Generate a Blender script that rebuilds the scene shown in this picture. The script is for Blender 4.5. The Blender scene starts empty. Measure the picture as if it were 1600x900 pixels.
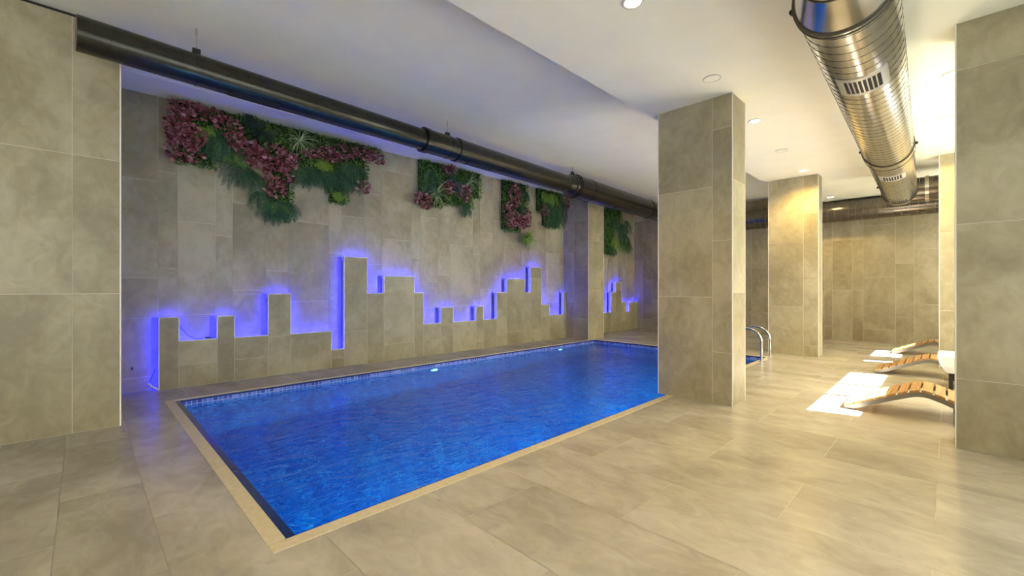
import bpy, math, random
from mathutils import Vector, Matrix
random.seed(7)
SC = bpy.context.scene
COL = SC.collection

# ------------------------------------------------------------------ camera, sky, sun, daylight, exposure
F_PX, CAM_H, HEAD = 676.0, 1.25, math.radians(45.25)
cam_d = bpy.data.cameras.new('camera'); cam = bpy.data.objects.new('camera', cam_d); COL.objects.link(cam)
cam_d.sensor_width = 36.0; cam_d.lens = 36.0 * F_PX / 1600.0; cam_d.clip_start = 0.05
cam.location = (0, 0, CAM_H); cam.rotation_euler = (math.pi / 2, 0, HEAD - math.pi / 2)
SC.camera = cam
SC.view_settings.view_transform = 'Standard'; SC.view_settings.look = 'None'
SC.view_settings.gamma = 1.0; SC.view_settings.use_curve_mapping = False
SC.view_settings.exposure = 0.3
SC.cycles.sample_clamp_indirect = 40.0
world = bpy.data.worlds.new('sky'); SC.world = world; world.use_nodes = True
bg = world.node_tree.nodes['Background']; bg.inputs[0].default_value = (0.80, 0.90, 1.0, 1); bg.inputs[1].default_value = 1.6
SUN_SLOPE, SUN_SHEAR = 1.10, -0.23          # fall per metre of +Y, drift in X per metre of +Y
sd = bpy.data.lights.new('sun', 'SUN'); sd.energy = 110.0; sd.angle = math.radians(0.3); sd.color = (1.0, 0.97, 0.92)
sun = bpy.data.objects.new('sun', sd); COL.objects.link(sun); sun.location = (6, -8, 8)
sun.rotation_euler = Vector((SUN_SHEAR, 1.0, -SUN_SLOPE)).to_track_quat('-Z', 'Y').to_euler()

def day(name, x0, x1, z0, z1, watts, color=(.97, 0.985, 1.0)):
    l = bpy.data.lights.new(name, 'AREA'); l.shape = 'RECTANGLE'; l.size = x1 - x0; l.size_y = z1 - z0
    l.energy = watts; l.color = color
    o = bpy.data.objects.new(name, l); COL.objects.link(o)
    o.location = ((x0 + x1) / 2, -1.47, (z0 + z1) / 2); o.rotation_euler = (math.pi / 2, 0, 0)
    # an area light shines along its -Z; turned so that it faces +Y, into the room
    o.rotation_euler = Vector((0, 1, 0.45)).to_track_quat('-Z', 'Z').to_euler()
    return o
day('daylight_window_1', 5.9, 8.65, 0.3, 2.9, 95)
day('daylight_window_2', 10.2, 11.9, 0.3, 2.9, 55)
day('daylight_window_3', 0.6, 4.2, 0.3, 2.5, 46, (.80, .90, 1.0))
day('daylight_window_4', -3.6, -0.6, 0.3, 2.5, 100)

# ------------------------------------------------------------------ helpers
class MB:
    def __init__(self):
        self.v = []; self.f = []; self.uv = []; self.t = []; self.m = []; self.sm = []
    def face(self, pts, uv=None, tone=None, mi=0, smooth=False):
        n = len(self.v); self.v += [tuple(p) for p in pts]
        self.f.append(tuple(range(n, n + len(pts))))
        self.uv.append(uv or [(0, 0)] * len(pts)); self.t.append(tone if tone is not None else (.5, .5, .5)); self.m.append(mi); self.sm.append(smooth)
    def idx(self, vs, fs, tone=None, mi=0, smooth=True):
        n = len(self.v); self.v += [tuple(p) for p in vs]
        for f in fs:
            self.f.append(tuple(n + i for i in f)); self.uv.append([(0, 0)] * len(f))
            self.t.append(tone if tone is not None else (.5, .5, .5)); self.m.append(mi); self.sm.append(smooth)
    def box(self, a, b, mi=0, tone=None):
        x0, y0, z0 = a; x1, y1, z1 = b
        c = [(x0, y0, z0), (x1, y0, z0), (x1, y1, z0), (x0, y1, z0), (x0, y0, z1), (x1, y0, z1), (x1, y1, z1), (x0, y1, z1)]
        for q in ((3, 2, 1, 0), (4, 5, 6, 7), (0, 1, 5, 4), (1, 2, 6, 5), (2, 3, 7, 6), (3, 0, 4, 7)):
            p = [c[i] for i in q]
            n = (Vector(p[1]) - Vector(p[0])).cross(Vector(p[2]) - Vector(p[1]))
            ax = max(range(3), key=lambda k: abs(n[k])); ij = [k for k in range(3) if k != ax]
            self.face(p, [(w[ij[0]], w[ij[1]]) for w in p], tone, mi)
    def tube(self, pts, r, seg=12, cap=True, mi=0, smooth=True, tone=None):
        rs = r if isinstance(r, (list, tuple)) else [r] * len(pts)
        P = [Vector(p) for p in pts]; vs = []; fs = []
        t0 = (P[1] - P[0]).normalized(); up = Vector((0, 0, 1)) if abs(t0.z) < .9 else Vector((1, 0, 0))
        nrm = t0.cross(up).normalized()
        for i, p in enumerate(P):
            if i == 0: t = t0
            elif i == len(P) - 1: t = (P[i] - P[i - 1]).normalized()
            else:
                t = (P[i + 1] - P[i - 1])
                t = t.normalized() if t.length > 1e-9 else t0
            nrm = (nrm - t * nrm.dot(t)).normalized(); b = t.cross(nrm)
            for k in range(seg):
                a = 2 * math.pi * k / seg
                vs.append(p + (nrm * math.cos(a) + b * math.sin(a)) * rs[i])
        for i in range(len(P) - 1):
            for k in range(seg):
                k2 = (k + 1) % seg
                fs.append((i * seg + k, i * seg + k2, (i + 1) * seg + k2, (i + 1) * seg + k))
        self.idx(vs, fs, tone, mi, smooth)
        if cap:
            self.face([vs[k] for k in range(seg)][::-1], None, tone, mi); e = (len(P) - 1) * seg
            self.face([vs[e + k] for k in range(seg)], None, tone, mi)
    def build(self, name, mats, parent=None, bevel=0):
        me = bpy.data.meshes.new(name); me.from_pydata(self.v, [], self.f)
        for m in (mats if isinstance(mats, (list, tuple)) else [mats]): me.materials.append(m)
        me.uv_layers.new(name='UVMap'); me.color_attributes.new('tone', 'FLOAT_COLOR', 'CORNER')
        us = []; cs = []
        for f, u, t in zip(self.f, self.uv, self.t):
            for k in range(len(f)): us += u[k]; cs += (t[0], t[1], t[2], 1.0)
        me.uv_layers['UVMap'].data.foreach_set('uv', us); me.color_attributes['tone'].data.foreach_set('color', cs)
        me.polygons.foreach_set('material_index', self.m); me.polygons.foreach_set('use_smooth', self.sm)
        me.update()
        o = bpy.data.objects.new(name, me); COL.objects.link(o)
        if parent: o.parent = parent; o.matrix_parent_inverse = Matrix.Translation(parent.location).inverted() if parent.location.length else Matrix()
        if bevel:
            b = o.modifiers.new('bevel', 'BEVEL'); b.width = bevel; b.segments = 2; b.limit_method = 'ANGLE'
        return o

def tag(o, label=None, cat=None, group=None, kind=None):
    if label: o['label'] = label
    if cat: o['category'] = cat
    if group: o['group'] = group
    if kind: o['kind'] = kind
    return o
def empty(name, loc, label, cat, group=None):
    o = bpy.data.objects.new(name, None); COL.objects.link(o); o.location = loc; o.empty_display_size = .1
    return tag(o, label, cat, group)
def copy_tree(o, parent=None):
    c = o.copy(); COL.objects.link(c)
    if parent: mi = o.matrix_parent_inverse.copy(); c.parent = parent; c.matrix_parent_inverse = mi
    for ch in [x for x in COL.objects if x.parent == o]: copy_tree(ch, c)
    return c

# ------------------------------------------------------------------ materials
def mat(name):
    m = bpy.data.materials.new(name); m.use_nodes = True; nt = m.node_tree
    return m, nt, nt.nodes['Principled BSDF']
def N(nt, t, **kw):
    n = nt.nodes.new(t)
    for k, v in kw.items():
        if k in n.inputs: n.inputs[k].default_value = v
        else: setattr(n, k, v)
    return n
def ramp(nt, src, stops):
    r = nt.nodes.new('ShaderNodeValToRGB'); e = r.color_ramp.elements
    while len(e) < len(stops): e.new(.5)
    for el, (p, c) in zip(e, stops): el.position = p; el.color = (*c, 1)
    nt.links.new(src, r.inputs[0]); return r
def plain(name, color, rough=.5, metal=0.0, bump=0, bscale=60, var=0):
    m, nt, b = mat(name)
    b.inputs['Base Color'].default_value = (*color, 1); b.inputs['Roughness'].default_value = rough; b.inputs['Metallic'].default_value = metal
    tc = N(nt, 'ShaderNodeTexCoord'); n = N(nt, 'ShaderNodeTexNoise', Scale=bscale, Detail=3.0); nt.links.new(tc.outputs['Object'], n.inputs['Vector'])
    if bump:
        bp = N(nt, 'ShaderNodeBump', Strength=bump, Distance=.01); nt.links.new(n.outputs[0], bp.inputs['Height']); nt.links.new(bp.outputs[0], b.inputs['Normal'])
    v = var or .04
    r = ramp(nt, n.outputs[0], [(.3, [c * (1 - v) for c in color]), (.7, [min(1, c * (1 + v)) for c in color])])
    nt.links.new(r.outputs[0], b.inputs['Base Color'])
    return m
def stone(name, cols, rough=.35, scale=1.1, stretch=(1, 1, 1), bump=.02, tone_k=.10):
    m, nt, b = mat(name); L = nt.links.new
    tc = N(nt, 'ShaderNodeTexCoord'); at = N(nt, 'ShaderNodeAttribute', attribute_name='tone')
    off = N(nt, 'ShaderNodeVectorMath', operation='SCALE'); off.inputs['Scale'].default_value = 17.0; L(at.outputs['Color'], off.inputs[0])
    add = N(nt, 'ShaderNodeVectorMath', operation='ADD'); L(tc.outputs['Object'], add.inputs[0]); L(off.outputs[0], add.inputs[1])
    mp = N(nt, 'ShaderNodeMapping'); mp.inputs['Scale'].default_value = stretch; L(add.outputs[0], mp.inputs[0])
    n1 = N(nt, 'ShaderNodeTexNoise', Scale=scale, Detail=5.0, Roughness=.55, Distortion=.6); L(mp.outputs[0], n1.inputs['Vector'])
    n2 = N(nt, 'ShaderNodeTexNoise', Scale=scale * 4.5, Detail=4.0, Roughness=.6, Distortion=1.2); L(mp.outputs[0], n2.inputs['Vector'])
    mx = N(nt, 'ShaderNodeMix', data_type='FLOAT'); mx.inputs[0].default_value = .35; L(n1.outputs[0], mx.inputs[2]); L(n2.outputs[0], mx.inputs[3])
    sep = N(nt, 'ShaderNodeSeparateColor'); L(at.outputs['Color'], sep.inputs[0])
    ad = N(nt, 'ShaderNodeMath', operation='MULTIPLY_ADD'); L(sep.outputs[0], ad.inputs[0]); ad.inputs[1].default_value = tone_k; 
    sb = N(nt, 'ShaderNodeMath', operation='SUBTRACT'); L(mx.outputs[0], sb.inputs[0]); sb.inputs[1].default_value = tone_k / 2; L(sb.outputs[0], ad.inputs[2])
    r = ramp(nt, ad.outputs[0], [(.36, cols[0]), (.5, cols[1]), (.64, cols[2])]); L(r.outputs[0], b.inputs['Base Color'])
    b.inputs['Roughness'].default_value = rough
    bp = N(nt, 'ShaderNodeBump', Strength=bump, Distance=.01); L(n2.outputs[0], bp.inputs['Height']); L(bp.outputs[0], b.inputs['Normal'])
    return m
WALLTILE = stone('wall_porcelain', [(.285, .247, .150), (.375, .33, .210), (.475, .43, .29)], .42, 1.5, (1, 1, .8))
FLOORTILE = stone('floor_porcelain', [(.32, .295, .25), (.42, .39, .335), (.52, .49, .435)], .25, 1.3, (1.35, .75, 1), .01, .04)
GROUT = plain('pale_grout', (.62, .57, .46), .7)
FGROUT = plain('floor_grout', (.50, .46, .38), .6)
COPING = plain('coping_stone', (.62, .54, .38), .45, bscale=30, var=.08)
PLASTER = plain('ceiling_paint', (.92, .90, .73), .85, bscale=3, var=.02)
WHITEPAINT = plain('white_trim', (.86, .84, .78), .45)
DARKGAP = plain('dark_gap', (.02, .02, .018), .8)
BLACKDUCT = plain('dark_galvanised', (.065, .063, .054), .25, .92, bscale=14, var=.15)
FARDUCT = plain('bronze_galvanised', (.20, .18, .15), .22, .92, bscale=9, var=.12)
SILVER = plain('bright_galvanised', (.62, .60, .56), .19, 1.0, bscale=7, var=.10)
SEAM = plain('seam_metal', (.10, .09, .07), .4, .6)
SEAMLIGHT = plain('seam_light', (.30, .29, .26), .3, .9)
GRILLE = plain('grille_aluminium', (.62, .60, .54), .35, .7)
SLOT = plain('grille_slot', (.015, .015, .015), .7)
STEEL = plain('polished_steel', (.72, .70, .66), .12, 1.0)
FRAME = plain('lounger_steel', (.24, .23, .21), .4, .7)
BLACKM = plain('black_metal', (.025, .024, .022), .4, .3)
TUB = plain('white_plastic', (.82, .82, .82), .4)
CABLE = plain('black_cable', (.01, .01, .012), .5)
NAVY = plain('navy_edge_tile', (.012, .03, .16), .2, bscale=40, var=.2)

def glow(name, color, strength):
    m, nt, b = mat(name); b.inputs['Base Color'].default_value = (*color, 1)
    b.inputs['Emission Color'].default_value = (*color, 1); b.inputs['Emission Strength'].default_value = strength
    return m
LED = glow('blue_led', (.012, .016, 1.0), 105.0)
LAMP = glow('warm_lamp_face', (1.0, .80, .50), 22.0)
POOLLAMP = glow('pool_lamp_face', (.85, .95, 1.0), 5.0)

def wood(name):
    m, nt, b = mat(name); L = nt.links.new
    tc = N(nt, 'ShaderNodeTexCoord'); at = N(nt, 'ShaderNodeAttribute', attribute_name='tone')
    mp = N(nt, 'ShaderNodeMapping'); mp.inputs['Scale'].default_value = (1.2, 22, 22); L(tc.outputs['Object'], mp.inputs[0])
    ad = N(nt, 'ShaderNodeVectorMath', operation='MULTIPLY_ADD'); ad.inputs[1].default_value = (9, 9, 9); L(at.outputs['Color'], ad.inputs[0]); L(mp.outputs[0], ad.inputs[2])
    n = N(nt, 'ShaderNodeTexNoise', Scale=2.0, Detail=6.0, Distortion=.5); L(ad.outputs[0], n.inputs['Vector'])
    r = ramp(nt, n.outputs[0], [(.3, (.30, .15, .05)), (.55, (.48, .27, .10)), (.75, (.60, .38, .17))]); L(r.outputs[0], b.inputs['Base Color'])
    b.inputs['Roughness'].default_value = .38
    return m
WOOD = wood('oiled_teak')

def mosaic(name, stops, mortar, size=.025, rough=.15, mort=.10):
    m, nt, b = mat(name); L = nt.links.new
    uv = N(nt, 'ShaderNodeUVMap', uv_map='UVMap')
    sc = N(nt, 'ShaderNodeVectorMath', operation='SCALE'); sc.inputs['Scale'].default_value = 1 / size; L(uv.outputs[0], sc.inputs[0])
    fl_ = N(nt, 'ShaderNodeVectorMath', operation='FLOOR'); L(sc.outputs[0], fl_.inputs[0])
    wn = N(nt, 'ShaderNodeTexWhiteNoise', noise_dimensions='3D'); L(fl_.outputs[0], wn.inputs['Vector'])
    r = ramp(nt, wn.outputs['Value'], stops)
    fr = N(nt, 'ShaderNodeVectorMath', operation='FRACTION'); L(sc.outputs[0], fr.inputs[0]); sp = N(nt, 'ShaderNodeSeparateXYZ'); L(fr.outputs[0], sp.inputs[0])
    mn = N(nt, 'ShaderNodeMath', operation='MINIMUM'); L(sp.outputs[0], mn.inputs[0]); L(sp.outputs[1], mn.inputs[1])
    lt = N(nt, 'ShaderNodeMath', operation='LESS_THAN'); L(mn.outputs[0], lt.inputs[0]); lt.inputs[1].default_value = mort
    mx = N(nt, 'ShaderNodeMix', data_type='RGBA'); L(lt.outputs[0], mx.inputs[0]); L(r.outputs[0], mx.inputs[6]); mx.inputs[7].default_value = (*mortar, 1)
    L(mx.outputs[2], b.inputs['Base Color']); b.inputs['Roughness'].default_value = rough
    return m
MOSAIC = mosaic('pool_mosaic', [(0, (.002, .05, .32)), (.5, (.004, .13, .55)), (.9, (.01, .26, .72)), (1, (.10, .55, .85))], (.02, .18, .50), .05)
WATERLINE = mosaic('waterline_mosaic', [(0, (.03, .08, .45)), (.5, (.08, .18, .62)), (1, (.22, .36, .80))], (.50, .57, .84), .05, .25, .12)

def water_mat():
    m = bpy.data.materials.new('pool_water'); m.use_nodes = True; nt = m.node_tree; nt.nodes.clear(); L = nt.links.new
    out = N(nt, 'ShaderNodeOutputMaterial'); mix = N(nt, 'ShaderNodeMixShader'); gl = N(nt, 'ShaderNodeBsdfGlossy')
    tr = N(nt, 'ShaderNodeBsdfRefraction', IOR=1.33); tr.inputs['Roughness'].default_value = .02
    tr.inputs[0].default_value = (.22, .78, 1, 1); gl.inputs['Roughness'].default_value = .04
    fr = N(nt, 'ShaderNodeFresnel', IOR=1.27)
    tc = N(nt, 'ShaderNodeTexCoord'); mp = N(nt, 'ShaderNodeMapping'); mp.inputs['Scale'].default_value = (1.0, 1.6, 1); mp.inputs['Rotation'].default_value = (0, 0, .5); L(tc.outputs['Object'], mp.inputs[0])
    n1 = N(nt, 'ShaderNodeTexNoise', Scale=2.4, Detail=3.0, Roughness=.5, Distortion=1.6); L(mp.outputs[0], n1.inputs['Vector'])
    n2 = N(nt, 'ShaderNodeTexNoise', Scale=11.0, Detail=2.0, Roughness=.5, Distortion=.8); L(mp.outputs[0], n2.inputs['Vector'])
    a = N(nt, 'ShaderNodeMath', operation='MULTIPLY_ADD'); L(n2.outputs[0], a.inputs[0]); a.inputs[1].default_value = .16; L(n1.outputs[0], a.inputs[2])
    bp = N(nt, 'ShaderNodeBump', Strength=.42, Distance=.05); L(a.outputs[0], bp.inputs['Height'])
    for q in (gl, fr, tr): L(bp.outputs[0], q.inputs['Normal'])
    L(fr.outputs[0], mix.inputs[0]); L(tr.outputs[0], mix.inputs[1]); L(gl.outputs[0], mix.inputs[2]); L(mix.outputs[0], out.inputs['Surface'])
    return m
WATER = water_mat()

def leafmat(name, a, b_, c):
    m, nt, b = mat(name); at = N(nt, 'ShaderNodeAttribute', attribute_name='tone'); sep = N(nt, 'ShaderNodeSeparateColor')
    nt.links.new(at.outputs['Color'], sep.inputs[0]); r = ramp(nt, sep.outputs[0], [(.0, a), (.5, b_), (1, c)]); nt.links.new(r.outputs[0], b.inputs['Base Color'])
    b.inputs['Roughness'].default_value = .45
    return m
BOXLEAF = leafmat('boxwood_leaf', (.025, .08, .012), (.07, .20, .03), (.17, .36, .06))
FERNLEAF = leafmat('fern_leaf', (.010, .045, .022), (.028, .10, .04), (.08, .20, .07))
LIMELEAF = leafmat('lime_leaf', (.10, .22, .02), (.20, .36, .04), (.33, .48, .08))
REDLEAF = leafmat('burgundy_leaf', (.12, .018, .028), (.29, .085, .11), (.52, .29, .31))
STRIPELEAF = leafmat('spider_leaf', (.08, .17, .04), (.22, .32, .12), (.50, .55, .32))
PALMLEAF = leafmat('palm_leaf', (.008, .025, .014), (.018, .05, .025), (.035, .08, .035))
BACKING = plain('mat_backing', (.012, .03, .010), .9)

# ------------------------------------------------------------------ tiled surfaces
G = .0028
def rect_sub(r, h):
    x0, y0, x1, y1 = r; a0, b0, a1, b1 = h
    if a0 >= x1 or a1 <= x0 or b0 >= y1 or b1 <= y0: return [r]
    out = []
    if x0 < a0: out.append((x0, y0, a0, y1))
    if x1 > a1: out.append((a1, y0, x1, y1))
    xa, xb = max(x0, a0), min(x1, a1)
    if y0 < b0: out.append((xa, y0, xb, b0))
    if y1 > b1: out.append((xa, b1, xb, y1))
    return out
def tiles(mb, to3, cols, z0, z1, th=1.2, flip=False, offs=None, seed=0, ztop=None, zbot=None, g=G):
    """to3(u, v, d): point on the wall at u along, v up, d out of the backing; cols: joint positions"""
    rnd = random.Random(seed)
    for i in range(len(cols) - 1):
        a, b = cols[i], cols[i + 1]
        o = offs[i % len(offs)] if offs else rnd.choice((0, .3, .6, .9))
        lo = zbot[i] if zbot else z0; hi = ztop[i] if ztop else z1
        zz = [lo]; k = math.floor((lo - o) / th) * th + o
        while k < hi:
            if k > lo + .02 and k < hi - .02: zz.append(k)
            k += th
        zz.append(hi)
        for c, d in zip(zz, zz[1:]):
            t = (rnd.random(), rnd.random(), rnd.random())
            p = [to3(a + g, c + g), to3(b - g, c + g), to3(b - g, d - g), to3(a + g, d - g)]
            if flip: p = p[::-1]
            mb.face(p, None, t)
def front(Y): return lambda u, v: (u, Y, v)          # faces -Y
def side(X): return lambda u, v: (X, u, v)           # faces +-X
def quad(mb, p): mb.face(p, None, (.5, .5, .5), 1)

LOW, HIGH = 3.31, 3.62
XE, XB, YR = 13.0, -4.0, -1.5        # far end wall, wall behind the camera, window wall
POOL = (0.72, 2.32, 8.77, 6.03)
CO = .085

# floor
fl = MB(); rnd = random.Random(3)
hole = (POOL[0] - .02, POOL[1] - .02, POOL[2] + .02, POOL[3] + .02)
xs = [-4.0, -3.46, -2.86, -2.26, -1.66, -1.06, -.46, -.10, .27]
while xs[-1] < XE: xs.append(min(XE, xs[-1] + .6))
for i in range(len(xs) - 1):
    y = YR - .6 * (i % 2) - .25
    while y < 7.0:
        a, b = max(y, YR), min(y + 1.2, 7.0)
        if b - a > .03:
            t = (rnd.random(), rnd.random(), rnd.random())
            for (p, q, r, s) in rect_sub((xs[i] + .0013, a + .0013, xs[i + 1] - .0013, b - .0013), hole):
                fl.face([(p, q, 0), (r, q, 0), (r, s, 0), (p, s, 0)], None, t)
        y += 1.2
for (p, q, r, s) in rect_sub((XB - .2, YR - .2, XE + .2, 7.1), hole):
    fl.face([(p, q, -.002), (r, q, -.002), (r, s, -.002), (p, s, -.002)], None, None, 1)
    fl.face([(p, q, -.2), (p, s, -.2), (r, s, -.2), (r, q, -.2)], None, None, 1)
tag(fl.build('floor', [FLOORTILE, FGROUT]), kind='structure')

# ceilings: a lowered slab on the right and a higher slab over the pool
c = MB(); c.box((XB - .2, YR - .2, LOW), (XE + .2, 2.53, HIGH + .2)); tag(c.build('ceiling', PLASTER), kind='structure')
c = MB(); c.box((XB - .2, 2.53, HIGH), (XE + .2, 7.1, HIGH + .2)); tag(c.build('ceiling_2', PLASTER), kind='structure')
c = MB(); c.box((.30, 6.27, HIGH - .012), (12.2, 6.285, HIGH)); tag(c.build('trim_1', WHITEPAINT), kind='structure')

# joints and heights of the stepped feature wall
J = [.658, .852, 1.255, 1.45, 1.863, 2.157, 2.754, 2.957, 3.343, 3.646, 4.24, 4.435, 4.823, 5.109, 5.69, 5.885, 6.26, 6.56, 7.135, 7.325, 7.70, 7.985, 8.549, 9.31]
H = [.885, .582, .875, .58, 1.165, .577, .282, 1.75, 1.162, 1.455, 1.162, .587, .88, .587, .872, .592, 1.155, 1.448, 1.15, 1.735, .86, .592, 1.15]
J2 = [9.31, 10.71, 10.946, 11.26, 11.51, 11.69, 12.2]; H2 = [.557, 1.13, 1.42, .84, .54, .82]
YP, YC, YD = 6.78, 6.885, 6.96        # panel face, cladding face, recess behind

# wall_back: the cladding above the stepped panel (faces the camera)
wb = MB()
JJ = [.10, .654] + J[1:-1] + J2[0:1] + [9.75, 10.2] + J2[1:]
HH = [0, .885] + H[1:-1] + [1.15] + [.557, .557] + J2[:0] + H2
HH = [0] + H + [.557, .557, .557] + H2[1:]
JJ = [.10] + J + [9.75, 10.2] + J2[1:]
rnd = random.Random(11)
for i in range(len(JJ) - 1):
    a, b = JJ[i], JJ[i + 1]; h = HH[i]; hn = HH[i + 1] if i + 1 < len(HH) else 0
    o = (0.02, .3, .9, .6)[i % 4] + (.15 if i % 3 == 0 else 0)
    zz = [max(0, h - .05)]; k = o
    while k < HIGH:
        if k > zz[0] + .03 and k < HIGH - .03: zz.append(k)
        k += 1.2
    if hn > h + .05 and hn < HIGH: zz.append(hn)
    zz = sorted(zz) + [HIGH]
    t = (rnd.random(), rnd.random(), rnd.random())
    for c0, c1 in zip(zz, zz[1:]):
        bb = b - .065 if (c1 <= hn + 1e-6 and hn > h + .05) else b
        if abs(c0 - hn) > 1e-6: t = (rnd.random(), rnd.random(), rnd.random())
        g0 = .0 if abs(c0 - hn) < 1e-6 and hn > h + .05 else G
        wb.face([(a + G, YC, c0 + g0), (bb - G, YC, c0 + g0), (bb - G, YC, c1 - G), (a + G, YC, c1 - G)], None, t)
        wb.face([(a, YC + .003, c0), (bb, YC + .003, c0), (bb, YC + .003, c1), (a, YC + .003, c1)], None, None, 1)
        wb.face([(bb, YC, c0), (bb, YD, c0), (bb, YD, c1), (bb, YC, c1)], None, None, 1)
wb.face([(0, YD, 0), (12.25, YD, 0), (12.25, YD, HIGH), (0, YD, HIGH)], None, (.3, .3, .3), 0)
wb.box((0, YD + .002, 0), (XE + .2, YD + .14, HIGH), 1)
tag(wb.build('wall_back', [WALLTILE, GROUT]), kind='structure')

# wall_left: near pier, its tiles, the dark shadow gap under the ceiling, the white corner bead
wl = MB()
tiles(wl, front(5.30), [-4.0, -3.4, -2.8, -2.2, -1.7, -1.1, -.665, -.066, .237], 0, HIGH - .035, offs=[.3, 0, .6, 0, .3, .6, 0, 0, .3][::1], seed=5)
wl.box((XB, 5.303, 0), (.237, 6.95, HIGH - .035), 1)
tag(wl.build('wall_left', [WALLTILE, GROUT]), kind='structure')
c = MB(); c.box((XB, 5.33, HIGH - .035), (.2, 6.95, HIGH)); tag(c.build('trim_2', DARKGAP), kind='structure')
c = MB(); c.box((.235, 5.294, 0), (.246, 5.31, HIGH - .035)); tag(c.build('trim_3', WHITEPAINT), kind='structure')

# far end wall, wall behind the camera
wf = MB()
ys = [-1.5, -1.2, -.6, -.08, .13, .53, .84, 1.41, 1.61, 2.0, 2.16, 2.5, 2.9, 3.35, 3.8, 4.2, 4.8, 5.2, 5.7]
tiles(wf, side(XE), ys, 0, HIGH, flip=True, seed=8)
wf.box((XE + .003, YR, 0), (XE + .15, 7.1, HIGH), 1)
tag(wf.build('wall_end', [WALLTILE, GROUT]), kind='structure')
we = MB()
tiles(we, side(12.2), [5.7, 6.0, 6.3, 6.6, 6.9], 0, HIGH, flip=True, seed=9)
we.box((12.203, 5.7, 0), (XE, YC, HIGH), 1)
tag(we.build('wall_end_2', [WALLTILE, GROUT]), kind='structure')
c = MB(); tiles(c, side(XB), [YR + .6 * k for k in range(12)] + [5.3], 0, HIGH, seed=4); c.box((XB - .15, YR, 0), (XB - .003, 5.4, HIGH), 1)
tag(c.build('wall_rear', [WALLTILE, GROUT]), kind='structure')

# window wall with its openings, frames; outside, an unseen wall added to cut the sun
OPEN = [(5.86, 8.70, .3, 2.97), (10.10, 10.27, .3, 2.97), (10.92, 11.94, .3, 2.97), (.6, 4.2, .3, 2.53), (-3.6, -.6, .3, 2.53)]
w = MB(); pieces = [(XB, 0, XE, LOW)]
for (a, b, z0, z1) in OPEN: pieces = [q for p in pieces for q in rect_sub(p, (a, z0, b, z1))]
for (a, z0, b, z1) in pieces: w.box((a, YR - .18, z0), (b, YR, z1))
tag(w.build('wall_right', PLASTER), kind='structure')
MULL = {0: [6.83, 7.64], 2: [11.75], 3: [1.8, 3.0], 4: [-2.6, -1.6]}
for i, (a, b, z0, z1) in enumerate(OPEN):
    f = MB(); t = .02
    for q in ((a, z0, a + t, z1), (b - t, z0, b, z1), (a, z0, b, z0 + t), (a, z1 - t, b, z1)): f.box((q[0], YR - .12, q[1]), (q[2], YR - .07, q[3]))
    for m_ in MULL.get(i, []): f.box((m_ - .04, YR - .12, z0), (m_ + .04, YR - .07, z1))
    tag(f.build('window_%d' % (i + 1), BLACKM), kind='structure')
w = MB(); w.box((5.2, -2.8, 0), (14, -2.6, 3.54)); w.box((-5, -2.8, 0), (5.2, -2.6, 8)); w.box((-5, -2.8, -.2), (14, YR - .18, -.02))  # low stretch trims the sun to a band, tall stretch keeps it out
tag(w.build('wall_sun_block', PLASTER), kind='structure')

# ------------------------------------------------------------------ pool
X0, Y0, X1, Y1 = POOL
pool = empty('swimming_pool', (X0, Y0, 0), 'rectangular blue mosaic swimming pool with cream stone edging sunk in the floor', 'pool')
D = -1.35; WL = -.065
b = MB()
def pq(mb, pts, uvs, mi=0): mb.face(pts, uvs, None, mi)
pq(b, [(X0, Y0, D), (X1, Y0, D), (X1, Y1, D), (X0, Y1, D)], [(X0, Y0), (X1, Y0), (X1, Y1), (X0, Y1)])
zt = -.20
for (p, q, flipu) in (((X0, Y0), (X0, Y1), 0), ((X0, Y1), (X1, Y1), 0), ((X1, Y1), (X1, Y0), 0), ((X1, Y0), (X0, Y0), 0)):
    L_ = math.dist(p, q)
    pq(b, [(*p, D), (*p, zt), (*q, zt), (*q, D)], [(0, D), (0, zt), (L_, zt), (L_, D)])
b.build('basin', MOSAIC, pool)
b = MB()
for (p, q) in (((X0, Y0), (X0, Y1)), ((X0, Y1), (X1, Y1)), ((X1, Y1), (X1, Y0)), ((X1, Y0), (X0, Y0))):
    L_ = math.dist(p, q)
    pq(b, [(*p, zt), (*p, -.022), (*q, -.022), (*q, zt)], [(0, zt), (0, 0), (L_, 0), (L_, zt)])
tag(b.build('waterline_band', WATERLINE, pool), 'pale blue mosaic waterline band')
b = MB(); e = .03
for r in ((X0 - .02, Y0 - .02, X1 + .02, Y0 + .016), (X0 - .02, Y1 - .006, X1 + .02, Y1 + .02), (X0 - .02, Y0, X0 + .045, Y1), (X1 - .006, Y0, X1 + .02, Y1)):
    b.box((r[0], r[1], -.025), (r[2], r[3], -.004))
tag(b.build('edge_tile_row', NAVY, pool), 'navy glazed edge row')
b = MB(); rnd = random.Random(2)
def strip(a0, b0, a1, b1, along):
    L_ = (a1 - a0) if along == 'x' else (b1 - b0); n = max(1, round(L_ / 1.2)); s = L_ / n
    for k in range(n):
        if along == 'x': r = (a0 + k * s + .0015, b0, a0 + (k + 1) * s - .0015, b1)
        else: r = (a0, b0 + k * s + .0015, a1, b0 + (k + 1) * s - .0015)
        t = (rnd.random(),) * 3; b.box((r[0], r[1], -.02), (r[2], r[3], .004), 0, t)
strip(X0 - CO, Y0 - CO, X1 + CO, Y0 - .004, 'x'); strip(X0 - CO, Y1 + .004, X1 + CO, Y1 + CO * .55, 'x')
strip(X0 - CO, Y0, X0 - .004, Y1, 'y'); strip(X1 + .004, Y0, X1 + CO, Y1, 'y')
tag(b.build('coping', COPING, pool), 'cream stone coping')
b = MB(); b.face([(X0, Y0, WL), (X1, Y0, WL), (X1, Y1, WL), (X0, Y1, WL)])
b.build('water', WATER, pool)
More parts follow.
